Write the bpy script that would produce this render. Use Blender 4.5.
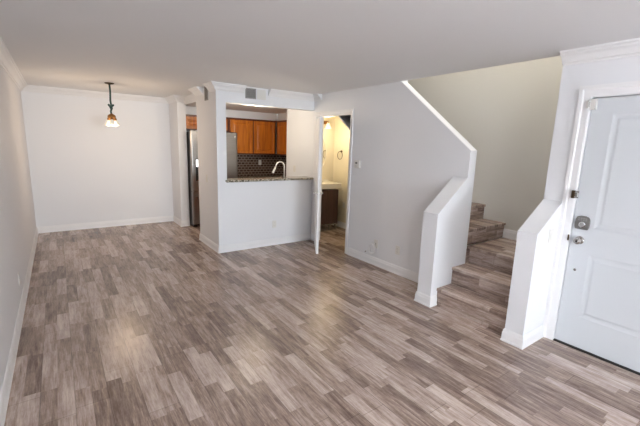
import bpy, bmesh, math, random
from mathutils import Vector, Matrix
random.seed(7)
for o in list(bpy.data.objects): bpy.data.objects.remove(o)
S = bpy.context.scene
COL = S.collection

# ------------------------------------------------------------------ camera
YAW, PITCH, ROLL, FPX = 0.626, -0.185, 0.031, 362.3
CAMP = Vector((0.397, 0.0, 1.638))
fw = Vector((math.sin(YAW)*math.cos(PITCH), math.cos(YAW)*math.cos(PITCH), math.sin(PITCH)))
rt = Vector((math.cos(YAW), -math.sin(YAW), 0)); up = rt.cross(fw)
rt2 = math.cos(ROLL)*rt + math.sin(ROLL)*up
up2 = -math.sin(ROLL)*rt + math.cos(ROLL)*up
cd = bpy.data.cameras.new('camera'); cam = bpy.data.objects.new('camera', cd); COL.objects.link(cam)
m = Matrix((rt2, up2, -fw)).transposed().to_4x4(); m.translation = CAMP
cam.matrix_world = m
cd.sensor_width = 36; cd.lens = FPX*36/640; cd.clip_start = 0.05
S.camera = cam

# ------------------------------------------------------------------ world, daylight, exposure
W = bpy.data.worlds.new('world'); S.world = W; W.use_nodes = True
bg = W.node_tree.nodes['Background']; bg.inputs[0].default_value = (0.86, 0.93, 1, 1); bg.inputs[1].default_value = 1.0

def area(name, loc, rot, sx, sy, power, color=(1, 1, 1)):
    l = bpy.data.lights.new(name, 'AREA'); l.shape = 'RECTANGLE'; l.size = sx; l.size_y = sy
    l.energy = power; l.color = color
    o = bpy.data.objects.new(name, l); COL.objects.link(o); o.location = loc; o.rotation_euler = rot
    return o
# daylight coming in through the wide glazed opening behind the camera
dl_ = area('daylight', (1.5, -6.60, 1.35), (math.radians(90), 0, 0), 2.6, 2.05, 30, (0.88, 0.95, 1.0)); dl_.data.spread = math.radians(60)
area('side_fill', (-0.10, -4.4, 1.45), (0, math.radians(-90), 0), 1.7, 2.6, 6, (0.88, 0.95, 1.0))  # added fill from the left, balances the light on the right walls

def point(name, loc, power, color, r=0.05):
    l = bpy.data.lights.new(name, 'POINT'); l.energy = power; l.color = color; l.shadow_soft_size = r
    o = bpy.data.objects.new(name, l); COL.objects.link(o); o.location = loc
    return o

vs = S.view_settings
vs.view_transform = 'Standard'; vs.look = 'None'; vs.gamma = 1; vs.use_curve_mapping = False
vs.exposure = 0.82

# ------------------------------------------------------------------ materials
def mat(name, col, rough=0.6, metal=0.0, spec=0.5, emit=None, es=0, bump=0, bscale=200, trans=0, coat=0):
    mm = bpy.data.materials.new(name); mm.use_nodes = True
    nt = mm.node_tree; b = nt.nodes['Principled BSDF']
    b.inputs['Base Color'].default_value = (*col, 1); b.inputs['Roughness'].default_value = rough
    b.inputs['Metallic'].default_value = metal; b.inputs['Specular IOR Level'].default_value = spec
    if trans: b.inputs['Transmission Weight'].default_value = trans
    if coat: b.inputs['Coat Weight'].default_value = coat
    if emit: b.inputs['Emission Color'].default_value = (*emit, 1); b.inputs['Emission Strength'].default_value = es
    geo = nt.nodes.new('ShaderNodeNewGeometry')
    n = nt.nodes.new('ShaderNodeTexNoise'); n.inputs['Scale'].default_value = bscale; n.inputs['Detail'].default_value = 3
    nt.links.new(geo.outputs['Position'], n.inputs['Vector'])
    bp = nt.nodes.new('ShaderNodeBump'); bp.inputs['Strength'].default_value = bump if bump else 0.02; bp.inputs['Distance'].default_value = 0.002
    nt.links.new(n.outputs['Fac'], bp.inputs['Height']); nt.links.new(bp.outputs['Normal'], b.inputs['Normal'])
    return mm

def ramp(nt, fac, stops):
    r = nt.nodes.new('ShaderNodeValToRGB'); e = r.color_ramp.elements
    while len(e) > 1: e.remove(e[-1])
    e[0].position = stops[0][0]; e[0].color = (*stops[0][1], 1)
    for p_, c_ in stops[1:]:
        k = e.new(p_); k.color = (*c_, 1)
    nt.links.new(fac, r.inputs[0]); return r.outputs[0]

def mth(nt, op, a, b=None, c=None):
    n = nt.nodes.new('ShaderNodeMath'); n.operation = op
    for i, v in enumerate((a, b, c)):
        if v is None: continue
        if isinstance(v, (int, float)): n.inputs[i].default_value = v
        else: nt.links.new(v, n.inputs[i])
    return n.outputs[0]

def plank_mat(name, mode='floor'):
    """weathered grey-brown wood planks; u runs across the planks, v along them"""
    mm = bpy.data.materials.new(name); mm.use_nodes = True; nt = mm.node_tree; b = nt.nodes['Principled BSDF']
    geo = nt.nodes.new('ShaderNodeNewGeometry'); sp = nt.nodes.new('ShaderNodeSeparateXYZ')
    nt.links.new(geo.outputs['Position'], sp.inputs[0])
    X, Y, Z = sp.outputs
    if mode == 'floor': u, v = X, Y
    elif mode == 'riser': u, v = mth(nt, 'MULTIPLY_ADD', Z, 0.93, X), Y
    else: u, v = mth(nt, 'MULTIPLY_ADD', Z, 0.93, Y), X
    def cells(w, L, seed):
        uu = mth(nt, 'DIVIDE', u, w); ci = mth(nt, 'FLOOR', uu)
        wn = nt.nodes.new('ShaderNodeTexWhiteNoise'); wn.noise_dimensions = '1D'
        nt.links.new(mth(nt, 'ADD', ci, seed), wn.inputs['W'])
        vv = mth(nt, 'ADD', mth(nt, 'DIVIDE', v, L), mth(nt, 'MULTIPLY', wn.outputs['Value'], 7.3)); ri = mth(nt, 'FLOOR', vv)
        cb = nt.nodes.new('ShaderNodeCombineXYZ'); nt.links.new(ci, cb.inputs[0]); nt.links.new(ri, cb.inputs[1]); cb.inputs[2].default_value = seed
        w2 = nt.nodes.new('ShaderNodeTexWhiteNoise'); w2.noise_dimensions = '3D'; nt.links.new(cb.outputs[0], w2.inputs['Vector'])
        fu = mth(nt, 'FRACT', uu); fv = mth(nt, 'FRACT', vv)
        eu = mth(nt, 'MULTIPLY', mth(nt, 'MINIMUM', fu, mth(nt, 'SUBTRACT', 1.0, fu)), w)
        ev = mth(nt, 'MULTIPLY', mth(nt, 'MINIMUM', fv, mth(nt, 'SUBTRACT', 1.0, fv)), L)
        return w2.outputs['Value'], mth(nt, 'MINIMUM', eu, ev)
    r1, e1 = cells(0.18, 1.22, 3.0)
    r2, e2 = cells(0.09, 0.53, 11.0)
    def grain(su, sv, rnd, detail, rough_):
        cb = nt.nodes.new('ShaderNodeCombineXYZ')
        nt.links.new(mth(nt, 'MULTIPLY', u, su), cb.inputs[0]); nt.links.new(mth(nt, 'MULTIPLY', v, sv), cb.inputs[1])
        nt.links.new(mth(nt, 'MULTIPLY', rnd, 37.0), cb.inputs[2])
        n = nt.nodes.new('ShaderNodeTexNoise'); n.inputs['Scale'].default_value = 1; n.inputs['Detail'].default_value = detail
        n.inputs['Roughness'].default_value = rough_; nt.links.new(cb.outputs[0], n.inputs['Vector']); return n.outputs['Fac']
    g1 = grain(30, 3.6, r2, 6, 0.72)      # blotches drawn out along the board
    g2 = grain(150, 7, r2, 4, 0.7)      # fine streaks
    g3 = grain(7, 45, r1, 3, 0.6)        # saw marks across
    f = mth(nt, 'MULTIPLY_ADD', r1, 0.10, 0.0)
    f = mth(nt, 'MULTIPLY_ADD', r2, 0.46, f)
    f = mth(nt, 'MULTIPLY_ADD', g1, 1.5, f)
    f = mth(nt, 'MULTIPLY_ADD', g2, 0.7, f)
    f = mth(nt, 'MULTIPLY_ADD', g3, 0.13, f)
    f = mth(nt, 'SUBTRACT', f, 1.01)
    c = ramp(nt, f, [(0.05, (0.138, 0.092, 0.075)), (0.36, (0.29, 0.212, 0.175)), (0.58, (0.45, 0.352, 0.303)), (0.9, (0.64, 0.535, 0.475))])
    seam = nt.nodes.new('ShaderNodeMapRange'); seam.inputs[1].default_value = 0.0006; seam.inputs[2].default_value = 0.003
    seam.inputs[3].default_value = 0.55; seam.inputs[4].default_value = 1.0
    nt.links.new(e1, seam.inputs[0])
    mx = nt.nodes.new('ShaderNodeMix'); mx.data_type = 'RGBA'; mx.blend_type = 'MULTIPLY'; mx.inputs[0].default_value = 1
    nt.links.new(c, mx.inputs[6]); nt.links.new(seam.outputs[0], mx.inputs[7])
    nt.links.new(mx.outputs[2], b.inputs['Base Color'])
    b.inputs['Roughness'].default_value = 0.27
    bp = nt.nodes.new('ShaderNodeBump'); bp.inputs['Strength'].default_value = 0.25; bp.inputs['Distance'].default_value = 0.002
    nt.links.new(mth(nt, 'MULTIPLY', seam.outputs[0], mth(nt, 'ADD', g2, 1.0)), bp.inputs['Height']); nt.links.new(bp.outputs[0], b.inputs['Normal'])
    return mm

def wood_mat(name, dark, light, axis='z', rough=0.35):
    mm = bpy.data.materials.new(name); mm.use_nodes = True; nt = mm.node_tree; b = nt.nodes['Principled BSDF']
    geo = nt.nodes.new('ShaderNodeNewGeometry'); mp = nt.nodes.new('ShaderNodeMapping')
    nt.links.new(geo.outputs['Position'], mp.inputs[0]); mp.inputs['Scale'].default_value = (22, 22, 2.2) if axis == 'z' else (2.2, 22, 22)
    n = nt.nodes.new('ShaderNodeTexNoise'); n.inputs['Scale'].default_value = 1; n.inputs['Detail'].default_value = 5; n.inputs['Distortion'].default_value = 0.6
    nt.links.new(mp.outputs[0], n.inputs['Vector'])
    nt.links.new(ramp(nt, n.outputs['Fac'], [(0.25, dark), (0.75, light)]), b.inputs['Base Color'])
    b.inputs['Roughness'].default_value = rough
    return mm

def granite_mat():
    mm = bpy.data.materials.new('granite'); mm.use_nodes = True; nt = mm.node_tree; b = nt.nodes['Principled BSDF']
    geo = nt.nodes.new('ShaderNodeNewGeometry')
    v = nt.nodes.new('ShaderNodeTexVoronoi'); v.inputs['Scale'].default_value = 70; nt.links.new(geo.outputs['Position'], v.inputs['Vector'])
    sp = nt.nodes.new('ShaderNodeSeparateColor'); nt.links.new(v.outputs['Color'], sp.inputs[0])
    nt.links.new(ramp(nt, sp.outputs[0], [(0.0, (0.03, 0.025, 0.02)), (0.35, (0.12, 0.10, 0.075)), (0.6, (0.33, 0.29, 0.22)), (1, (0.62, 0.58, 0.5))]), b.inputs['Base Color'])
    b.inputs['Roughness'].default_value = 0.15
    return mm

def mosaic_mat():
    """small glossy brown mosaic, staggered like brick"""
    mm = bpy.data.materials.new('mosaic_tile'); mm.use_nodes = True; nt = mm.node_tree; b = nt.nodes['Principled BSDF']
    geo = nt.nodes.new('ShaderNodeNewGeometry'); sp = nt.nodes.new('ShaderNodeSeparateXYZ'); nt.links.new(geo.outputs['Position'], sp.inputs[0])
    u = mth(nt, 'ADD', sp.outputs[0], sp.outputs[1]); cb = nt.nodes.new('ShaderNodeCombineXYZ')
    nt.links.new(u, cb.inputs[0]); nt.links.new(sp.outputs[2], cb.inputs[1])
    br = nt.nodes.new('ShaderNodeTexBrick'); nt.links.new(cb.outputs[0], br.inputs['Vector'])
    br.inputs['Scale'].default_value = 1; br.inputs['Brick Width'].default_value = 0.085; br.inputs['Row Height'].default_value = 0.055
    br.inputs['Mortar Size'].default_value = 0.008; br.inputs['Color1'].default_value = (0.075, 0.04, 0.028, 1); br.inputs['Color2'].default_value = (0.15, 0.09, 0.065, 1)
    br.inputs['Mortar'].default_value = (0.33, 0.26, 0.21, 1)
    nt.links.new(br.outputs['Color'], b.inputs['Base Color']); b.inputs['Roughness'].default_value = 0.12
    bp = nt.nodes.new('ShaderNodeBump'); bp.inputs['Strength'].default_value = 0.3; bp.inputs['Distance'].default_value = 0.003; bp.invert = True
    nt.links.new(br.outputs['Fac'], bp.inputs['Height']); nt.links.new(bp.outputs[0], b.inputs['Normal'])
    return mm

def steel_mat(name, col, rough=0.3):
    mm = bpy.data.materials.new(name); mm.use_nodes = True; nt = mm.node_tree; b = nt.nodes['Principled BSDF']
    geo = nt.nodes.new('ShaderNodeNewGeometry'); mp = nt.nodes.new('ShaderNodeMapping'); nt.links.new(geo.outputs['Position'], mp.inputs[0])
    mp.inputs['Scale'].default_value = (3, 3, 300)
    n = nt.nodes.new('ShaderNodeTexNoise'); n.inputs['Scale'].default_value = 1; nt.links.new(mp.outputs[0], n.inputs['Vector'])
    nt.links.new(ramp(nt, n.outputs['Fac'], [(0.3, tuple(c*0.85 for c in col)), (0.7, col)]), b.inputs['Base Color'])
    b.inputs['Metallic'].default_value = 0.85; b.inputs['Roughness'].default_value = rough
    return mm

M = dict(
    wall=mat('wall_paint', (0.79, 0.80, 0.825), 0.65, bump=0.12, bscale=90),
    ceil=mat('ceiling_paint', (0.82, 0.83, 0.845), 0.8, bump=0.15, bscale=120),
    trim=mat('trim_paint', (0.84, 0.84, 0.85), 0.38),
    cap=mat('wall_paint_warm_lit', (0.77, 0.76, 0.72), 0.65, bump=0.12, bscale=90),  # same wall paint, with warm stairwell light tinted into the colour
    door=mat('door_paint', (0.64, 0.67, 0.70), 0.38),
    cream=mat('bathroom_paint', (0.76, 0.71, 0.58), 0.6, bump=0.1),
    floor=plank_mat('plank_floor'), tread=plank_mat('plank_tread', 'floor'), riser=plank_mat('plank_riser', 'riser'), riser2=plank_mat('plank_riser_turned', 'riser2'),
    cherry=wood_mat('cherry_wood', (0.44, 0.10, 0.010), (0.78, 0.26, 0.022)),
    cherrydark=wood_mat('cherry_wood_edge', (0.10, 0.026, 0.010), (0.19, 0.05, 0.018)),
    espresso=wood_mat('espresso_wood', (0.045, 0.020, 0.016), (0.085, 0.040, 0.032)),
    granite=granite_mat(), mosaic=mosaic_mat(), steel=steel_mat('stainless_steel', (0.36, 0.345, 0.33)),
    black=mat('black_plastic', (0.015, 0.014, 0.014), 0.35), dark=mat('dark_gap', (0.02, 0.018, 0.016), 0.7),
    nickel=steel_mat('satin_nickel', (0.50, 0.48, 0.46), 0.25), chrome=mat('chrome', (0.7, 0.7, 0.7), 0.15, 1.0),
    brass=mat('aged_brass', (0.30, 0.15, 0.05), 0.35, 0.8), bronze=mat('oil_bronze', (0.09, 0.06, 0.035), 0.4, 0.7),
    cord=mat('green_rope', (0.035, 0.075, 0.065), 0.8, bump=0.6, bscale=400),
    plate=mat('white_plastic', (0.74, 0.73, 0.70), 0.35), grey=mat('grey_slot', (0.33, 0.32, 0.31), 0.5),
    vent=mat('vent_shadow', (0.16, 0.15, 0.145), 0.7), lcd=mat('lcd', (0.05, 0.055, 0.05), 0.2),
    porcelain=mat('white_porcelain', (0.82, 0.79, 0.72), 0.15),
    shade=mat('frosted_glass', (0.9, 0.86, 0.75), 0.4, emit=(1, 0.88, 0.7), es=0.12),
    bulb=mat('bulb', (1, 0.95, 0.85), 0.4, emit=(1, 0.88, 0.66), es=2.0),
    mirror=mat('mirror_glass', (0.85, 0.85, 0.84), 0.03, 1.0), glass=mat('window_glass', (1, 1, 1), 0.0, trans=1),
    clearg=mat('white_led', (0.9, 0.9, 0.9), 0.3, emit=(0.9, 0.95, 1), es=1.2),
)

# ------------------------------------------------------------------ helpers
def fin(name, bm, material, parent=None, bevel=0, smooth=False, loc=(0, 0, 0), rotz=0):
    bmesh.ops.remove_doubles(bm, verts=bm.verts, dist=1e-6)
    bmesh.ops.recalc_face_normals(bm, faces=bm.faces)
    me = bpy.data.meshes.new(name); bm.to_mesh(me); bm.free(); me.materials.append(material)
    if smooth:
        for p_ in me.polygons: p_.use_smooth = True
    o = bpy.data.objects.new(name, me); COL.objects.link(o); o.location = loc; o.rotation_euler = (0, 0, rotz)
    if parent: o.parent = parent
    if bevel:
        b = o.modifiers.new('bevel', 'BEVEL'); b.width = bevel; b.segments = 2; b.limit_method = 'ANGLE'
    return o
def box(bm, x0, x1, y0, y1, z0, z1):
    r = bmesh.ops.create_cube(bm, size=1)
    for v in r['verts']:
        v.co = Vector((x0+(v.co.x+.5)*(x1-x0), y0+(v.co.y+.5)*(y1-y0), z0+(v.co.z+.5)*(z1-z0)))
    return bm
def B(*a):
    bm = bmesh.new()
    if isinstance(a[0], (tuple, list)):
        for q in a: box(bm, *q)
    else: box(bm, *a)
    return bm
def prism(pts, axis, a, b, bm=None):
    """extrude a polygon; axis x: pts are (y,z); axis y: (x,z); axis z: (x,y)"""
    bm = bm or bmesh.new()
    f = {'x': lambda p_, t: (t, p_[0], p_[1]), 'y': lambda p_, t: (p_[0], t, p_[1]), 'z': lambda p_, t: (p_[0], p_[1], t)}[axis]
    A = [bm.verts.new(f(p_, a)) for p_ in pts]; Bv = [bm.verts.new(f(p_, b)) for p_ in pts]
    bm.faces.new(A); bm.faces.new(Bv[::-1])
    for i in range(len(pts)):
        j = (i+1) % len(pts); bm.faces.new((A[i], Bv[i], Bv[j], A[j]))
    return bm
def sweep(path, prof, bm=None):
    """mitred moulding; room lies to the right of the path; prof = (out, z)"""
    bm = bm or bmesh.new(); n = len(path); P = [Vector(p_) for p_ in path]; rings = []
    for i in range(n):
        ns = []
        if i > 0: d = (P[i]-P[i-1]).normalized(); ns.append(Vector((d.y, -d.x)))
        if i < n-1: d = (P[i+1]-P[i]).normalized(); ns.append(Vector((d.y, -d.x)))
        if len(ns) == 2:
            s = ns[0]+ns[1]; off = s/(s.dot(ns[0]))
        else: off = ns[0]
        rings.append([bm.verts.new((P[i].x+off.x*o_, P[i].y+off.y*o_, z)) for o_, z in prof])
    k = len(prof)
    for i in range(n-1):
        for j in range(k):
            bm.faces.new((rings[i][j], rings[i+1][j], rings[i+1][(j+1) % k], rings[i][(j+1) % k]))
    bm.faces.new(rings[0]); bm.faces.new(rings[-1][::-1])
    return bm
def tube(pts, r, seg=10, bm=None, closed=False):
    bm = bm or bmesh.new(); P = [Vector(p_) for p_ in pts]; rings = []; n = len(P)
    rr = r if isinstance(r, (list, tuple)) else [r]*n; prev = None
    for i in range(n):
        t = (P[(i+1) % n]-P[i-1]) if (closed or 0 < i < n-1) else (P[1]-P[0] if i == 0 else P[-1]-P[-2])
        t.normalize()
        a = prev if prev is not None else (Vector((0, 0, 1)) if abs(t.z) < .9 else Vector((1, 0, 0)))
        a = (a-t*a.dot(t)).normalized(); prev = a; b = t.cross(a)
        rings.append([bm.verts.new(P[i]+(a*math.cos(2*math.pi*k/seg)+b*math.sin(2*math.pi*k/seg))*rr[i]) for k in range(seg)])
    for i in range(n if closed else n-1):
        q = rings[(i+1) % n]
        for k in range(seg):
            bm.faces.new((rings[i][k], rings[i][(k+1) % seg], q[(k+1) % seg], q[k]))
    if not closed: bm.faces.new(rings[0][::-1]); bm.faces.new(rings[-1])
    return bm
def lathe(prof, seg=24, bm=None, mtx=None, squash=1):
    bm = bm or bmesh.new(); rings = []
    for r, z in prof:
        ring = []
        for k in range(seg):
            v = Vector((max(r, 1e-5)*math.cos(2*math.pi*k/seg), squash*max(r, 1e-5)*math.sin(2*math.pi*k/seg), z))
            ring.append(bm.verts.new(mtx @ v if mtx else v))
        rings.append(ring)
    for i in range(len(rings)-1):
        for k in range(seg): bm.faces.new((rings[i][k], rings[i][(k+1) % seg], rings[i+1][(k+1) % seg], rings[i+1][k]))
    bm.faces.new(rings[0][::-1]); bm.faces.new(rings[-1])
    return bm
def panelled(w, h, t, panels, rings, both=False, bm=None):
    """leaf in local XZ, front towards -Y (y=0), back y=t; panels=(x0,x1,z0,z1); rings=(inset, depth)"""
    bm = bm or bmesh.new()
    xs = sorted({0, w} | {q for p_ in panels for q in p_[:2]}); zs = sorted({0, h} | {q for p_ in panels for q in p_[2:]})
    def side(y, s):
        for i in range(len(xs)-1):
            for j in range(len(zs)-1):
                c = (xs[i], xs[i+1], zs[j], zs[j+1])
                cor = lambda d, dep: [bm.verts.new((c[0]+d, y+s*dep, c[2]+d)), bm.verts.new((c[1]-d, y+s*dep, c[2]+d)), bm.verts.new((c[1]-d, y+s*dep, c[3]-d)), bm.verts.new((c[0]+d, y+s*dep, c[3]-d))]
                a = cor(0, 0)
                if any(abs(c[0]-p_[0]) < 1e-6 and abs(c[2]-p_[2]) < 1e-6 for p_ in panels):
                    for d, dep in rings:
                        b = cor(d, dep)
                        for k in range(4): bm.faces.new((a[k], a[(k+1) % 4], b[(k+1) % 4], b[k]))
                        a = b
                bm.faces.new(a)
    side(0, 1)
    if both: side(t, -1)
    else:
        bm.faces.new([bm.verts.new(q) for q in ((0, t, 0), (w, t, 0), (w, t, h), (0, t, h))])
    for i in range(len(xs)-1):
        for z in (0, h): bm.faces.new([bm.verts.new(q) for q in ((xs[i], 0, z), (xs[i+1], 0, z), (xs[i+1], t, z), (xs[i], t, z))])
    for j in range(len(zs)-1):
        for x in (0, w): bm.faces.new([bm.verts.new(q) for q in ((x, 0, zs[j]), (x, 0, zs[j+1]), (x, t, zs[j+1]), (x, t, zs[j]))])
    return bm
def tag(o, label=None, cat=None, group=None, kind=None):
    if label: o['label'] = label
    if cat: o['category'] = cat
    if group: o['group'] = group
    if kind: o['kind'] = kind
    return o
def thing(name, label, cat, loc, rotz=0, group=None, kind=None):
    o = bpy.data.objects.new(name, None); COL.objects.link(o); o.location = loc; o.rotation_euler = (0, 0, rotz)
    o.empty_display_size = 0.1
    return tag(o, label, cat, group, kind)
def struct(name, bm, m_, label, cat, **k):
    return tag(fin(name, bm, m_, **k), label, cat, None, 'structure')

H = 2.44
XK, XR, XD, XE, XS = 2.251, 3.91, 3.846, 3.456, 4.87
YB, YP, YS1, YS2, YREAR = 7.736, 5.116, 7.133, 5.998, -6.5

# ------------------------------------------------------------------ structure
struct('floor', B(-0.12, 5.2, YREAR-0.12, YB+0.12, -0.10, 0.0), M['floor'], 'grey brown weathered wood plank floor running through the whole space', 'floor')
struct('ceiling', B((0, XR, YREAR, YP+0.13, H, H+0.28), (0, XK+0.13, YP+0.13, YB, H, H+0.28)), M['ceil'], 'smooth off white flat ceiling over the living and dining area', 'ceiling')
struct('ceiling_kitchen', B((XK+0.15, 4.92, 6.05, YB, 2.30, 2.40), (XK+0.15, XR, YP+0.13, 6.05, 2.30, 2.40)), M['ceil'], 'lowered off white ceiling over the kitchen', 'ceiling')
struct('wall_left', B((-0.12, 0, YREAR-0.12, -5.7, 0, H+0.28), (-0.12, 0, -3.1, YB+0.12, 0, H+0.28), (-0.12, 0, -5.7, -3.1, 0, 0.6), (-0.12, 0, -5.7, -3.1, 2.3, H+0.28)), M['wall'], 'long plain white wall on the left side of the room', 'wall')
struct('wall_back', B(0, 4.92, YB, YB+0.12, 0, H+0.28), M['wall'], 'far white wall of the dining area, continuing behind the kitchen', 'wall')
struct('wall_rear', B((0, 0.2, YREAR-0.12, YREAR, 0, H), (3.6, XD, YREAR-0.12, YREAR, 0, H), (0.2, 3.6, YREAR-0.12, YREAR, 2.4, H)), M['wall'], 'white wall around the wide glazed opening behind the viewer', 'wall')
struct('wall_stub', B(XK, XK+0.15, YS1, YB, 0, H+0.1), M['wall'], 'short white wall return left of the refrigerator', 'wall')
# pier + half wall + header of the kitchen pass-through
bm = B((XK, 2.392, YP, YS2, 0, H+0.1), (2.392, XR, YP, YP+0.13, 0, 1.06), (2.392, XR, YP, YP+0.13, 2.195, H+0.1), (XK+0.13, XK+0.15, YS2, YS1, 2.30, H+0.1))
struct('wall_kitchen', bm, M['wall'], 'white kitchen half wall with tall pier, header and serving opening', 'wall')
# right wall with the bathroom door opening and the sloped stair edge
YL1, YL2 = 2.384, 2.208
pts = [(YL2, 0), (4.165, 0), (4.165, 2.105), (5.01, 2.105), (5.01, 0), (YS2, 0), (YS2, H+0.28), (3.24, H+0.28), (3.24, H), (YL2, 1.63)]
struct('wall_right', prism(pts, 'x', XR, XR+0.12), M['wall'], 'white wall with the bathroom doorway and a sloping top along the stairs', 'wall')
struct('wall_stair_left', prism([(XE, 0), (XR+.001, 0), (XR+.001, 1.345), (XE, 0.99)], 'y', YL2, YL1), M['wall'], 'low white slope topped wall left of the stairs', 'half wall')
YR1, YR2 = 1.421, 1.264
struct('wall_stair_right', prism([(XE, 0), (XD+0.02, 0), (XD+0.02, 1.245), (XE, 0.99)], 'y', YR2, YR1-0.003), M['wall'], 'low white slope topped wall between the stairs and the entry door', 'half wall')
DY0, DY1, DH = 0.262, 1.172, 2.07
pts = [(YREAR-0.12, 0), (DY0, 0), (DY0, DH), (DY1, DH), (DY1, 0), (YR1-0.003, 0), (YR1-0.003, H+0.28), (YREAR-0.12, H+0.28)]
struct('wall_door', prism(pts, 'x', XD, XD+0.14), M['wall'], 'white wall holding the panelled entry door', 'wall')
# stairwell
struct('wall_stair_near', B(XD+0.14, XS+0.12, YR2, YR1-0.003, 0, 4.9), M['cap'], 'wall closing the stairwell on the entry door side', 'wall')
pts = [(YR1-0.003, 0), (3.95, 0), (3.95, 2.36), (6.2, 2.36), (6.2, 4.9), (YR1-0.003, 4.9)]
struct('wall_stair', prism(pts, 'x', XS, XS+0.12), M['cap'], 'tall pale wall behind the stairs', 'wall')
struct('wall_stair_upper', B((XR-0.02, XR+0.10, 3.24, 6.2, H+0.285, 4.9), (XR, XS, 6.2, 6.3, 2.42, 4.9), (XR-0.12, XR-0.02, YR2, 6.2, H+0.285, 4.9)), M['cap'], 'upper walls of the stairwell', 'wall')
struct('ceiling_stair', B(XR-0.1, XS+0.12, YR2, 6.3, 4.9, 5.0), M['ceil'], 'high ceiling above the stairwell', 'ceiling')
# bathroom shell under the stairs
struct('wall_bathroom', B((XR+0.12, 5.1, 3.98, 4.06, 0, 1.60), (5.0, 5.1, 4.06, 5.95, 0, 2.36), (XR+0.12, 4.92, 5.95, 6.05, 0, 2.36), (4.92, 5.1, 5.95, 6.05, 0, 2.36)), M['cream'], 'cream bathroom walls seen through the open door', 'wall')
struct('ceiling_bathroom', B(XR+0.12, 5.0, 4.92, 5.95, 2.30, 2.36), M['cream'], 'flat cream ceiling of the bathroom', 'ceiling')
sl = [(3.98, 1.615), (4.93, 2.32), (4.93, 2.345), (3.98, 1.64)]
struct('ceiling_bathroom_slope', prism(sl, 'x', XR+0.12, XS+0.13), M['wall'], 'sloping underside of the stairs inside the bathroom doorway', 'ceiling')
struct('wall_kitchen_right', B(4.80, 4.92, 6.05, YB, 0, 2.30), M['wall'], 'right hand wall of the kitchen behind the corner cabinet', 'wall')
# bulkheads above the cabinets
struct('trim_bulkhead', B((XK+0.15, 4.80, 7.41, YB, 2.145, 2.30), (4.49, 4.80, 6.4, 7.41, 2.145, 2.30)), M['wall'], 'pale boxed bulkhead above the kitchen cabinets', 'bulkhead')

BB = [(0, 0), (0.019, 0), (0.019, 0.012), (0.014, 0.022), (0.014, 0.075), (0.010, 0.088), (0.010, 0.098), (0.004, 0.112), (0, 0.112)]
def bbz(z): return [(a, b+z) for a, b in BB]
def base(side, path, label, z=0):
    return struct('baseboard_'+side, sweep(path, bbz(z)), M['trim'], label, 'baseboard')
base('left', [(0, YREAR), (0, YB)], 'white baseboard along the left wall')
base('back', [(0.0, YB), (XK, YB), (XK, YS1), (XK+0.15, YS1)], 'white baseboard along the far dining wall and short return')
base('kitchen', [(2.392, YS2), (XK, YS2), (XK, YP), (XR-0.001, YP)], 'white baseboard around the kitchen pier and half wall')
base('right', [(XR, 4.09), (XR, YL1), (XE, YL1), (XE, YL2), (XE+0.10, YL2)], 'white baseboard along the right wall and left stair wall')
base('stair', [(XE+0.10, YR1-0.003), (XE, YR1-0.003), (XE, YR2), (XD, YR2)], 'white baseboard wrapped around the stair wall beside the entry door')
base('door', [(XD, DY0-0.09), (XD, YREAR)], 'white baseboard on the entry door wall')
base('landing', [(XS, 2.242), (XS, YR1-0.003), (4.10, YR1-0.003)], 'white baseboard on the stair landing', 0.572)
base('bathroom', [(5.0, 5.95), (5.0, 4.06)], 'white baseboard in the bathroom')

CR = [(0, 0), (0.008, 0), (0.014, 0.012), (0.026, 0.018), (0.034, 0.034), (0.052, 0.056), (0.072, 0.068), (0.078, 0.080), (0.092, 0.086), (0.095, 0.10), (0, 0.10)]
CR = [(a, H-0.10+b) for a, b in CR]
def crown(side, paths, label):
    bm = bmesh.new()
    for p_ in paths: sweep(p_, CR, bm)
    return struct('trim_crown_'+side, bm, M['trim'], label, 'crown moulding')
crown('left', [[(0, YREAR), (0, YB), (XK, YB), (XK, YS1), (XK+0.15, YS1)]], 'white crown moulding along the left and far dining walls')
crown('kitchen', [[(2.38, YS2), (XK, YS2), (XK, 5.66)], [(XK, 5.36), (XK, YP), (2.67, YP)], [(3.06, YP), (XR, YP), (XR, 4.90)]], 'white crown moulding around the kitchen pier and header, broken at the vents')
crown('door', [[(XD, YR1-0.003), (XD, YREAR)]], 'white crown moulding above the entry door')
# trim strip joining the crown pieces above the grille
struct('trim_header_strip', B(2.67, 3.06, YP-0.02, YP, 2.425, H), M['trim'], 'thin white trim strip above the square vent grille', 'trim')

def casing(name, y0, y1, z1, w, x, label, left=True):
    pr = [(0, 0), (0.019, 0), (0.019, w*0.3), (0.012, w*0.4), (0.012, w*0.85), (0.007, w), (0, w)]
    bm = bmesh.new()
    # rings around opening: corner path in YZ; out = -X
    path = [(y1, 0), (y1, z1), (y0, z1), (y0, 0)]
    rings = []
    for i, (y, z) in enumerate(path):
        oy = {0: 1, 1: 1, 2: -1, 3: -1}[i]; oz = {0: 0, 1: 1, 2: 1, 3: 0}[i]
        rings.append([bm.verts.new((x-a, y+oy*(w-b), z+oz*(w-b))) for a, b in pr])
    k = len(pr)
    for i in range(3):
        for j in range(k): bm.faces.new((rings[i][j], rings[i+1][j], rings[i+1][(j+1) % k], rings[i][(j+1) % k]))
    bm.faces.new(rings[0]); bm.faces.new(rings[-1][::-1])
    return struct(name, bm, M['trim'], label, 'door casing')
casing('trim_entry_door', DY0, DY1, DH, 0.092, XD, 'white casing around the entry door')
casing('trim_bathroom_door', 4.165, 5.01, 2.105, 0.06, XR, 'white casing around the bathroom doorway')
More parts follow.
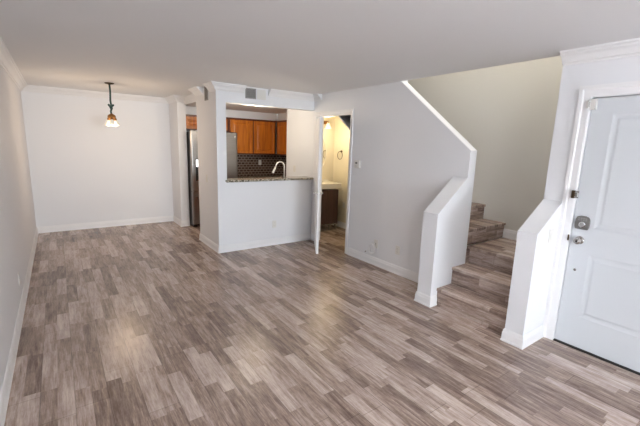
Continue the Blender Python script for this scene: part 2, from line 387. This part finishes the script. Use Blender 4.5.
# jamb linings
struct('trim_bathroom_jamb', B((XR, XR+0.12, 4.150, 4.167, 0, 2.10), (XR, XR+0.12, 4.167, 5.008, 2.090, 2.107), (XR+0.05, XR+0.12, 4.998, 5.012, 0, 2.10)), M['trim'], 'white lining of the bathroom door opening', 'door jamb')
struct('trim_entry_jamb', B((XD+0.055, XD+0.14, DY1-0.012, DY1+0.001, 0, DH), (XD+0.055, XD+0.14, DY0-0.001, DY0+0.012, 0, DH), (XD+0.055, XD+0.14, DY0, DY1, DH-0.012, DH+0.001)), M['trim'], 'white lining behind the entry door', 'door jamb')
struct('trim_threshold', B(XD-0.006, XD+0.14, DY0+.001, DY1-.001, 0.0, 0.012), M['dark'], 'dark low threshold under the entry door', 'threshold')

# rear glazed opening (behind the viewer)
wn = thing('window_1', 'wide white framed sliding glass window behind the viewer', 'window', (1.9, YREAR-0.06, 0), kind='structure')
bm = B((-1.7, -1.64, -.04, .04, 0, 2.4), (1.64, 1.7, -.04, .04, 0, 2.4), (-1.64, 1.64, -.04, .04, 0, .06), (-1.64, 1.64, -.04, .04, 2.34, 2.4), (-.03, .03, -.04, .04, .06, 2.34))
fin('window_frame', bm, M['trim'], wn)

w2 = thing('window_added', 'added white framed window, unseen in the left wall behind the viewer, for side light', 'window', (-0.06, -4.4, 0.6), kind='structure')  # added window, unseen, gives the side fill an opening
fin('window_frame', B((-.03, .03, -1.299, -1.25, 0, 1.7), (-.03, .03, 1.25, 1.299, 0, 1.7), (-.03, .03, -1.25, 1.25, 0, .05), (-.03, .03, -1.25, 1.25, 1.65, 1.7)), M['trim'], w2)

# ------------------------------------------------------------------ entry door
d1 = thing('door_1', 'white two panel entry door with keypad lock beside the stairs', 'door', (XD+0.008, DY1-0.004, 0.016), -math.pi/2, kind='structure')
RG = [(0.012, 0.0035), (0.022, 0.005), (0.034, 0.005), (0.050, 0.0015)]
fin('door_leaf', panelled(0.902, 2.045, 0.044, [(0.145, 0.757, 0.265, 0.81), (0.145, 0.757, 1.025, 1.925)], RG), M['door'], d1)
def disc_y(cx, cz, prof, mtl, name, par, seg=20):     # lathe whose axis points towards local -Y
    mx = Matrix.Translation((cx, 0, cz)) @ Matrix.Rotation(math.radians(90), 4, 'X')
    return fin(name, lathe(prof, seg, mtx=mx), mtl, par, smooth=False)
kp = fin('keypad_lock', prism([(-.044, -.05), (.044, -.05), (.05, -.03), (.052, .0), (.05, .03), (.040, .052), (.015, .060), (-.015, .060), (-.040, .052), (-.05, .03), (-.052, 0), (-.05, -.03)], 'y', -0.022, 0.001), M['nickel'], d1, bevel=0.004, loc=(0.068, 0, 1.06)); kp.data.materials[0] = steel_mat('dark_nickel', (0.27, 0.26, 0.25), 0.35)
disc_y(0.005, -0.01, [(0.024, 0.02), (0.024, 0.032), (0.018, 0.037)], M['chrome'], 'lock_cylinder', kp)
for i in range(2):
    for j in range(4):
        fin('key_button', B(-.03+j*.017, -.018+j*.017, -0.0245, -0.021, 0.022+i*0.014, 0.031+i*0.014), M['grey'], kp)
kn = disc_y(0.065, 0.915, [(0.033, -0.001), (0.033, 0.006), (0.028, 0.011), (0.012, 0.014), (0.012, 0.03), (0.024, 0.038), (0.029, 0.05), (0.026, 0.062), (0.014, 0.067)], M['nickel'], 'door_knob', d1)
disc_y(0.065, 0.915, [(0.007, 0.066), (0.007, 0.070)], M['black'], 'keyhole', kn)
disc_y(0.065, 0.66, [(0.011, -0.001), (0.011, 0.004), (0.006, 0.006)], M['nickel'], 'door_viewer_plug', d1, 14)
# swing bar guard near the jamb: hinge block on casing, plate on door
g = thing('door_guard', 'small dark metal swing latch guard on the entry door casing above the keypad', 'door latch', (XD-0.018, DY1, 1.305), -math.pi/2)
fin('latch_block', B(-.030, -.004, -.016, 0.0, -.032, .032), M['bronze'], g, bevel=0.003)
fin('latch_plate', B(-.004, .022, -.010, -.004, -.030, .030), M['nickel'], g, bevel=0.002)
fin('latch_loop', tube([(-.004, -.012, .020), (.014, -.017, .020), (.018, -.018, .014), (.018, -.018, -.014), (.014, -.017, -.020), (-.004, -.012, -.020)], .004, 8), M['chrome'], g)
s = thing('door_sensor', 'small pale contact sensor at the top corner of the entry door', 'door sensor', (XD-0.0185, DY1+0.004, 2.015), -math.pi/2)
fin('sensor_body', B(-.022, -.004, -.014, 0.0, -.028, .028), M['plate'], s, bevel=0.002)
fin('sensor_magnet', B(.004, .044, -.010, 0.024, -.040, .040), M['plate'], s, bevel=0.002)
fin('sensor_knuckle', tube([(0.0, -.012, -.022), (0, -.012, .022)], .005, 10), M['nickel'], s)
fin('strike_plate', B(-0.016, -0.005, -0.0265, -0.020, -.025, .025), M['bronze'], d1, loc=(0, 0, 0.925))

# ------------------------------------------------------------------ bathroom door (open into the room)
A = Vector((3.885, 4.985)); F = Vector((3.485, 4.35)); dd = (F-A).normalized(); L = 0.79
ang = math.atan2(dd.y, dd.x)
d2 = thing('door_2', 'white panelled bathroom door standing open beside the kitchen half wall', 'door', (A.x, A.y, 0.012), ang, kind='structure')
# local +X from hinge to free edge, local -Y faces the kitchen side
fin('door_leaf', panelled(L, 2.03, 0.036, [(0.13, L-0.13, 0.24, 0.86), (0.13, L-0.13, 1.02, 1.88)], RG, both=True), M['trim'], d2)
for s_, y0 in ((-1, 0), (1, 0.036)):
    mx = Matrix.Translation((L-0.065, y0, 0.92)) @ Matrix.Rotation(math.radians(90)*(1 if s_ < 0 else -1), 4, 'X')
    h = fin('door_lever', lathe([(0.027, -.001), (0.027, .008), (0.010, .012), (0.010, .045)], 18, mtx=mx), M['nickel'], d2)
    fin('lever_arm', tube([(L-0.065, y0+s_*.042, .92), (L-0.10, y0+s_*.046, .92), (L-0.17, y0+s_*.044, .92)], [.009, .008, .006], 10), M['nickel'], h)
for z in (0.25, 1.0, 1.8):
    fin('door_hinge', tube([(-.004, .040, z-.045), (-.004, .040, z+.045)], .006, 8), M['nickel'], d2)

# ------------------------------------------------------------------ stairs
st = thing('staircase', 'grey brown plank clad stairs turning left at a landing between the low walls', 'stairs', (3.55, 1.8, 0))
def part(name, bm, m_, par, **k):
    o = fin(name, bm, m_, par, **k); o.matrix_parent_inverse = Matrix.Translation(-par.location); return o
def tread(x0, x1, y0, y1, z): part('tread', B(x0, x1, y0, y1, z-0.032, z), M['tread'], st, bevel=0.006)
SY0, SY1 = YR1, YL2-0.001
part('stringer', B(XR+.122, XS-.002, YL2+.001, 2.242, 0, .537), M['riser2'], st)
R1X, R2X, R3X = 3.565, 3.80, 4.095
part('riser', B(R1X, R1X+.02, SY0, SY1, 0, .158), M['riser'], st); tread(R1X-.018, R2X+.02, SY0, SY1, .19)
part('riser', B(R2X, R2X+.02, SY0, SY1, .19, .348), M['riser'], st); tread(R2X-.018, R3X+.02, SY0, SY1, .38)
part('riser', B(R3X, R3X+.02, SY0, SY1, .38, .538), M['riser'], st)
part('landing', B(R3X-.018, XS-.001, SY0, SY1+0.03, .538, .57), M['tread'], st, bevel=0.006)
ys = [2.243, 2.53]; zs = [.57, .76]
y = 2.53; z = .95
while y < 5.9: 
    y += .27; ys.append(y); zs.append(z); z += .20
X0, X1 = XR+0.122, XS-0.002
for i in range(len(ys)-1):
    r = (zs[i+1]-zs[i]); y0 = ys[i]
    part('riser', B(X0, X1, y0, y0+.02, zs[i], zs[i+1]-.032), M['riser2'], st)
    part('tread', B(X0, X1, y0-.018, ys[i+1]+.018, zs[i+1]-.032, zs[i+1]), M['tread'], st, bevel=0.006)

# ------------------------------------------------------------------ kitchen
bar = fin('bar_countertop', prism([(2.365, 5.055), (XR-0.002, 5.055), (XR-0.002, 5.34), (2.395, 5.34), (2.395, YP-0.002), (2.365, YP-0.002)], 'z', 1.062, 1.095), M['granite'], bevel=0.006)
tag(bar, 'speckled granite bar top on the kitchen half wall', 'countertop')
def cabinet(label, x, y, z, w, d, h, ndoor, rotz=0, group='cherry wood wall cabinets in the kitchen'):
    c = thing('wall_cabinet', label, 'cabinet', (x, y, z), rotz, group)
    fin('body', B(0, w, 0.021, d, 0, h), M['cherrydark'], c)
    fin('cornice', B(0, w, -.004, 0.0205, h-.022, h), M['cherrydark'], c)
    g_ = 0.03; dw = (w-g_*(ndoor+1))/ndoor
    for i in range(ndoor):
        fin('door', panelled(dw, h-.055, .02, [(.055, dw-.055, .055, h-.11)], [(0.006, 0.004), (0.010, 0.010), (0.03, 0.008), (.045, .003)]), M['cherry'], c, loc=(g_+i*(dw+g_), 0, .018))
    return c
cabinet('wide short cherry cabinet above the refrigerator', XK+0.155, 7.37, 1.86, 0.925, 0.36, 0.283, 2)
cabinet('two door cherry wall cabinet right of the refrigerator', 3.335, 7.37, 1.40, 1.10, 0.36, 0.743, 2)
cabinet('cherry corner cabinet on the right kitchen wall, half hidden by the wall', 4.44, 7.365, 1.40, 0.95, 0.355, 0.743, 2, -math.pi/2)
# backsplash
tag(fin('backsplash', B((3.33, 4.80, YB-0.012, YB-.001, 0.90, 1.40), (4.788, 4.799, 6.06, YB-0.013, 0.90, 1.40)), M['mosaic']), 'brown mosaic tile backsplash under the kitchen cabinets', 'backsplash', kind='structure')
def base_cab(label, x, y, w, d, n, rotz):
    c = thing('base_cabinet', label, 'cabinet', (x, y, 0), rotz, 'cherry base cabinets')
    fin('body', B(0, w, .021, d, .0, .87), M['cherrydark'], c)
    dw = (w-.02*(n+1))/n
    for i in range(n): fin('door', panelled(dw, .70, .02, [(.055, dw-.055, .055, .645)], [(0.006, 0.004), (0.010, 0.010), (0.03, 0.008), (.045, .003)]), M['cherry'], c, loc=(.02+i*(dw+.02), 0, .12))
base_cab('cherry base cabinet below the mosaic backsplash', 3.345, 7.12, 1.09, .60, 2, 0)
base_cab('cherry base cabinet behind the serving half wall', 3.90, 5.86, 1.50, .60, 3, math.pi)
tag(fin('kitchen_countertop', B(3.34, 4.785, 7.09, YB-.014, .872, .905), M['granite'], bevel=.004), 'granite worktop below the mosaic backsplash', 'countertop')
ct = B((2.395, 3.30, YP+.131, 5.89, .872, .905), (3.82, XR-.002, YP+.131, 5.89, .872, .905), (3.30, 3.82, YP+.131, 5.48, .872, .905), (3.30, 3.82, 5.80, 5.89, .872, .905))
tag(fin('sink_countertop', ct, M['granite']), 'lower granite worktop with the sink behind the half wall', 'countertop')
sk = fin('kitchen_sink', B((3.302, 3.818, 5.482, 5.798, .875, .885), (3.302, 3.31, 5.482, 5.798, .875, .9), (3.81, 3.818, 5.482, 5.798, .875, .9)), M['steel']); tag(sk, 'steel sink let into the worktop behind the half wall', 'sink')
# faucet
fx, fy = 3.50, 5.36
fc = thing('kitchen_faucet', 'tall pale metal gooseneck faucet rising above the bar top', 'faucet', (3.545, 5.44, .9055))
FM = mat('faucet_metal', (0.78, 0.74, 0.68), 0.28, 0.6)
fin('base', lathe([(.028, 0), (.028, .012), (.02, .02), (.016, .05)], 20), FM, fc)
pts = [(0, 0, .03), (0, 0, .36)]
for k in range(1, 9):
    a = math.pi*k/9*0.95; pts.append((-.075+.075*math.cos(a), .02*k/9, .36+.072*math.sin(a)))
pts.append((-.155, .03, .34))
fin('gooseneck', tube(pts, .0115, 12), FM, fc, smooth=True)
fin('spray_head', tube([(-.152, .03, .352), (-.170, .032, .31), (-.195, .034, .262), (-.205, .035, .245)], [.014, .016, .021, .019], 14), FM, fc, smooth=True)
fin('lever', tube([(.014, 0, .07), (.05, 0, .10), (.09, 0, .12)], [.008, .007, .006], 8), FM, fc)

# refrigerator
fr = thing('refrigerator', 'stainless french door refrigerator with black sides behind the kitchen pier', 'refrigerator', (2.415, 6.93, 0))
FW = 0.915
fin('body', B(0.004, FW-.004, .075, .76, .03, 1.81), M['black'], fr)
for x in (.06, FW-.06):
    fin('foot', B(x-.03, x+.03, .09, .15, 0, .03), M['black'], fr)
def slab(x0, x1, z0, z1): 
    bm = prism([(x0, .07), (x0, .014), (x0+.012, .003), (x0+.03, 0), (x1-.03, 0), (x1-.012, .003), (x1, .014), (x1, .07)], 'z', z0, z1); return bm
dl = fin('door', slab(0, FW/2-.002, .70, 1.825), M['steel'], fr)
dr = fin('door', slab(FW/2+.002, FW, .70, 1.825), M['steel'], fr)
fd = fin('freezer_drawer', slab(0, FW, .06, .692), M['steel'], fr)
fin('toe_grille', B(0.01, FW-.01, .03, .075, .03, .058), M['black'], fr)
fin('handle', tube([(FW/2-.05, .0, .82), (FW/2-.05, -.05, .86), (FW/2-.05, -.05, 1.6), (FW/2-.05, .0, 1.64)], .011, 10), M['steel'], dl)
fin('handle', tube([(FW/2+.05, .0, .82), (FW/2+.05, -.05, .86), (FW/2+.05, -.05, 1.6), (FW/2+.05, .0, 1.64)], .011, 10), M['steel'], dr)
fin('handle', tube([(.08, .0, .60), (.08, -.05, .615), (FW-.08, -.05, .615), (FW-.08, .0, .60)], .012, 10), M['steel'], fd)
dp = fin('water_dispenser', B(.075, .30, -.004, .004, .90, 1.32), M['black'], dl)
fin('display', B(.085, .29, -.006, -.003, 1.17, 1.30), M['clearg'], dp)
fin('drip_tray', B(.10, .275, -.02, -.003, .905, .925), M['chrome'], dp)
fin('badge', lathe([(.017, 0), (.017, .003)], 16, mtx=Matrix.Translation((FW-.055, .001, 1.745)) @ Matrix.Rotation(math.radians(90), 4, 'X')), M['chrome'], dr)
for x in (.02, FW-.10): fin('hinge_cover', B(x, x+.08, .02, .14, 1.81, 1.835), M['black'], fr)

# ------------------------------------------------------------------ plates, vents, thermostat
def outlet(label, loc, rotz, name='wall_outlet', cat='outlet', kind='duplex'):
    o = thing(name, label, cat, loc, rotz)      # local -Y faces the room
    fin('plate', B(-.036, .036, -.006, 0, -.058, .058), M['plate'], o, bevel=.002)
    if kind == 'duplex':
        for z in (-.021, .021):
            s_ = fin('socket', prism([(-.014, z-.012), (.014, z-.012), (.017, z), (.014, z+.012), (-.014, z+.012), (-.017, z)], 'y', -.0085, -.005), M['plate'], o)
            fin('slots', B((-.008, -.005, -.0092, -.008, z-.005, z+.006), (.005, .008, -.0092, -.008, z-.005, z+.006)), M['grey'], s_)
    elif kind == 'switch':
        fin('rocker', B(-.016, .016, -.010, -.005, -.033, .033), M['plate'], o, bevel=.002)
    elif kind == 'coax':
        fin('jack', lathe([(.006, 0), (.006, .016)], 12, mtx=Matrix.Translation((0, -.005, 0)) @ Matrix.Rotation(math.radians(90), 4, 'X')), M['nickel'], o)
    return o
LW = math.pi/2      # faces +X
RW = -math.pi/2     # faces -X
outlet('white duplex outlet low on the left wall', (0, 4.29, .31), LW)
outlet('white duplex outlet low on the kitchen half wall', (3.18, YP, .35), 0)
outlet('white duplex outlet on the right wall nearer the stairs', (XR, 3.10, .32), RW)
outlet('white cable jack plate on the right wall with a loop of cable', (XR, 3.50, .31), RW, 'cable_jack', 'cable jack', 'coax')
outlet('white duplex outlet on the brown mosaic backsplash', (4.21, YB-.013, 1.20), 0)
outlet('pale outlet low on the cream bathroom wall', (5.0, 5.55, .47), RW)
outlet('white light switch on the side of the kitchen pier', (XK, 5.58, 1.08), RW, 'light_switch', 'switch', 'switch')
outlet('pale switch plate on the kitchen side wall right of the faucet', (XR, 5.70, 1.20), RW, 'light_switch', 'switch', 'switch')
outlet('white switch plate on the low stair wall beside the entry door', (3.70, YR2, .95), 0, 'light_switch', 'switch', 'switch')
# coiled cable hanging from the jack
pts = []
for k in range(60):
    a = k/59*2*math.pi*2.3
    pts.append((XR-.022-.010*math.sin(a*.5), 3.56+.062*math.sin(a)+.01*math.sin(a*2.1), .235-.075*math.cos(a)*(.9+.1*math.sin(a*.7))-.01))
pts = [(XR-.016, 3.50, .31), (XR-.03, 3.51, .31)] + pts[12:] + [(XR-.025, 3.62, .20), (XR-.03, 3.66, .172)]
cb = thing('coax_cable', 'loose coil of white coaxial cable hanging by the baseboard', 'cable', (XR, 3.56, .16))
part('cable', tube(pts, .0058, 8), M['trim'], cb, smooth=True)
part('connector', tube([(XR-.028, 3.655, .176), (XR-.034, 3.68, .155)], .006, 8), M['bronze'], cb)
# square return grille with blank cover beside it
gr = thing('air_vent', 'square grey louvred air vent on the kitchen header', 'vent', (2.775, YP, 2.352))
fin('frame', B((-.085, .085, -.008, 0, -.075, -.062), (-.085, .085, -.008, 0, .062, .075), (-.085, -.072, -.008, 0, -.062, .062), (.072, .085, -.008, 0, -.062, .062)), M['grey'], gr)
fin('backing', B(-.072, .072, -.002, -.0005, -.062, .062), M['vent'], gr)
bm = bmesh.new()
for k in range(9): box(bm, -.072, .072, -.007, -.002, -.058+k*.0138, -.053+k*.0138)
fin('louvres', bm, M['grey'], gr)
bp_ = fin('blank_plate', B(2.875, 3.02, YP-.006, YP-.0002, 2.28, 2.42), M['plate'], bevel=.002); tag(bp_, 'white blank cover plate right of the square air vent', 'cover plate')
gv = thing('air_vent', 'narrow tall grey air vent near the top of the kitchen pier side', 'vent', (XK, 5.50, 2.335), RW)
fin('frame', B((-.075, .075, -.008, 0, -.10, -.088), (-.075, .075, -.008, 0, .088, .10), (-.075, -.063, -.008, 0, -.088, .088), (.063, .075, -.008, 0, -.088, .088)), M['grey'], gv)
fin('backing', B(-.063, .063, -.002, -.0005, -.088, .088), M['vent'], gv)
bm = bmesh.new()
for k in range(12): box(bm, -.063, .063, -.007, -.002, -.084+k*.0146, -.079+k*.0146)
fin('louvres', bm, M['grey'], gv)
th = thing('thermostat', 'white wall thermostat with a small dark display right of the bathroom doorway', 'thermostat', (XR, 3.965, 1.385), RW)
fin('backplate', B(-.066, .066, -.006, 0, -.058, .058), M['plate'], th, bevel=.003)
fin('body', B(-.054, .054, -.026, -.006, -.048, .048), M['plate'], th, bevel=.005)
fin('display', B(-.024, .016, -.0275, -.0255, .006, .028), M['lcd'], th)
fin('buttons', B((-.03, -.014, -.028, -.0255, -.03, -.022), (-.006, .010, -.028, -.0255, -.03, -.022)), M['grey'], th)

# ------------------------------------------------------------------ pendant lamp
WARM = (1.0, 0.74, 0.50)
px, py = 1.10, 6.34
pl = thing('pendant_lamp', 'hanging lamp with knotted green rope and three frosted glass shades', 'pendant lamp', (px, py, H))
fin('canopy', lathe([(.062, 0), (.062, -.008), (.05, -.016), (.016, -.022), (.01, -.03)], 24), M['bronze'], pl)
fin('rope', tube([(0, 0, -.02), (.004, 0, -.12), (-.002, 0.002, -.25), (.003, 0, -.31), (0.012, .004, -.36), (-.008, -.004, -.40), (0, 0, -.45)], .0125, 10), M['cord'], pl, smooth=True)
kpts = []
for k in range(40):
    t = k/40*2*math.pi
    kpts.append((.024*(math.sin(t)+.5*math.sin(2*t)), .020*math.cos(3*t)*.7, -.335+.026*(math.cos(t)-.8*math.cos(2*t))))
fin('rope_knot', tube(kpts, .012, 10, closed=True), M['cord'], pl, smooth=True)
fin('socket_cluster', lathe([(.008, -.43), (.02, -.44), (.04, -.452), (.052, -.465), (.056, -.485), (.046, -.498), (.02, -.505)], 24), M['brass'], pl, smooth=True)
for k in range(3):
    a = math.radians(-96+120*k)
    mx = Matrix.Translation((.042*math.cos(a), .042*math.sin(a), -.50)) @ Matrix.Rotation(a, 4, 'Z') @ Matrix.Rotation(math.radians(-20), 4, 'Y')
    fin('socket', lathe([(.018, 0.01), (.022, -.01), (.022, -.03)], 16, mtx=mx), M['brass'], pl)
    bm = bmesh.new()
    lathe([(.018, -.025), (.027, -.04), (.032, -.07), (.034, -.095), (.038, -.112), (.035, -.112), (.031, -.095), (.029, -.07), (.024, -.042), (.016, -.028)], 20, bm, mx)
    sh = fin('lamp_shade', bm, M['shade'], pl, smooth=True)
    fin('bulb', lathe([(.008, -.03), (.010, -.045), (.016, -.06), (.018, -.075), (.014, -.09), (.004, -.097)], 14, mtx=mx), M['bulb'], sh, smooth=True)
point('pendant_light', (px, py, H-.74), 10, WARM, .08).data.specular_factor = 0.4

# ------------------------------------------------------------------ bathroom fittings
va = thing('bathroom_vanity', 'dark brown two door vanity on metal legs in the bathroom', 'vanity', (4.12, 5.50, 0))
VW = .69
fin('body', B(0, VW, .02, .44, .13, .80), M['espresso'], va)
fin('door', B(.004, .385, 0, .019, .135, .795), M['espresso'], va, bevel=.003)
fin('door', B(.391, VW-.004, 0, .019, .135, .795), M['espresso'], va, bevel=.003)
fin('base_rail', B(0, VW, .004, .02, .112, .13), M['nickel'], va)
for x in (.03, .50, VW-.05):
    for y_ in (.02, .39):
        fin('leg', B(x, x+.03, y_, y_+.03, 0, .13), M['nickel'], va)
tp = fin('basin_top', B((-.02, VW+.05, -.02, .449, .82, .92), (-.02, VW+.05, .43, .449, .92, .96)), M['porcelain'], va, bevel=.006)
fin('washbasin', lathe([(.19, .921), (.185, .925), (.17, .922)], 28, mtx=Matrix.Translation((.3, .2, 0)), squash=.7), M['porcelain'], va)
fin('tap', tube([(.3, .39, .92), (.3, .39, 1.03), (.3, .36, 1.05), (.3, .29, 1.02)], .012, 10), M['chrome'], va, smooth=True)
mi = thing('oval_mirror', 'frameless oval mirror above the bathroom vanity', 'mirror', (4.53, 5.949, 1.50))
mx = Matrix.Rotation(math.radians(90), 4, 'X')
fin('mirror_glass', lathe([(.27, 0.0), (.27, .006), (.255, .010)], 48, mtx=mx, squash=1.45), M['mirror'], mi)
fin('mirror_rim', tube([(.272*math.cos(t*math.pi/24), -.007, .394*math.sin(t*math.pi/24)) for t in range(48)], .006, 8, closed=True), M['porcelain'], mi)
vl = thing('vanity_light', 'bathroom wall light with bell shaped white glass shades', 'wall lamp', (4.53, 5.95, 2.08))
fin('backplate', B(-.26, .26, -.02, -.001, -.03, .03), M['brass'], vl, bevel=.006)
for x in (-.2, 0, .2):
    fin('arm', tube([(x, -.02, 0), (x, -.08, .02), (x, -.13, .015), (x, -.14, -.01)], .008, 8), M['brass'], vl, smooth=True)
    mx2 = Matrix.Translation((x, -.14, -.01))
    sh = fin('lamp_shade', lathe([(.02, .0), (.035, -.02), (.045, -.06), (.06, -.10), (.066, -.115), (.062, -.115), (.041, -.06), (.03, -.022), (.016, -.004)], 20, mtx=mx2), M['shade'], vl, smooth=True)
    fin('bulb', lathe([(.01, -.01), (.024, -.06), (.018, -.09), (.004, -.1)], 12, mtx=mx2), M['bulb'], sh, smooth=True)
point('vanity_glow', (4.50, 5.50, 1.86), 7.5, (1.0, 0.80, 0.52), .08)
tr = thing('towel_ring', 'round bronze towel ring on the cream bathroom wall', 'towel ring', (5.0, 5.69, 1.53))
fin('post', tube([(0, 0, 0), (-.045, 0, 0)], [.02, .011], 14), M['bronze'], tr)
fin('ring', tube([(-.045, .075*math.sin(t*math.pi/16), -.078+.078*math.cos(t*math.pi/16)) for t in range(32)], .0055, 8, closed=True), M['bronze'], tr, smooth=True)

# ------------------------------------------------------------------ unseen lamps: added fill uplighter, added kitchen lamp, stairwell lamp
def ceiling_lamp(label, loc, power, color, k=1.0):
    c = thing('ceiling_lamp', label, 'ceiling lamp', loc)
    fin('base', lathe([(.15*k, 0), (.15*k, -.02), (.14*k, -.03)], 28), M['trim'], c)
    fin('diffuser', lathe([(.13*k, -.028), (.125*k, -.03-.02*k), (.09*k, -.03-.045*k), (.02, -.03-.055*k)], 28), M['shade'], c, smooth=True)
    point('ceiling_lamp_light', (loc[0], loc[1], loc[2]-.16), power, color, .12)
fl = thing('fill_uplighter', 'added tall uplighter behind the viewer, unseen fill bounced off the ceiling', 'floor lamp', (0.6, -2.0, 0))
fin('base', lathe([(.15, 0), (.15, .02), (.02, .03)], 28), M['nickel'], fl)
fin('pole', tube([(0, 0, .02), (0, 0, 1.66)], .012, 12), M['nickel'], fl)
fin('lamp_shade', lathe([(.03, 1.65), (.10, 1.68), (.16, 1.74), (.155, 1.745), (.09, 1.69), (.0, 1.665)], 28), M['nickel'], fl, smooth=True)
area('fill_uplighter_light', (0.6, -2.0, 1.76), (math.pi, 0, 0), .24, .24, 130, (.96, .97, 1))  # added fill aimed at the ceiling, stands in for a bounce flash
ceiling_lamp('added round flush ceiling lamp, unseen inside the kitchen', (2.9, 5.36, 2.30), 13, (1, .84, .64), .5)  # added to light the kitchen, kept out of view by the header
ceiling_lamp('round flush ceiling lamp high in the stairwell', (4.4, 2.1, 4.9), 38, (1, .94, .86))
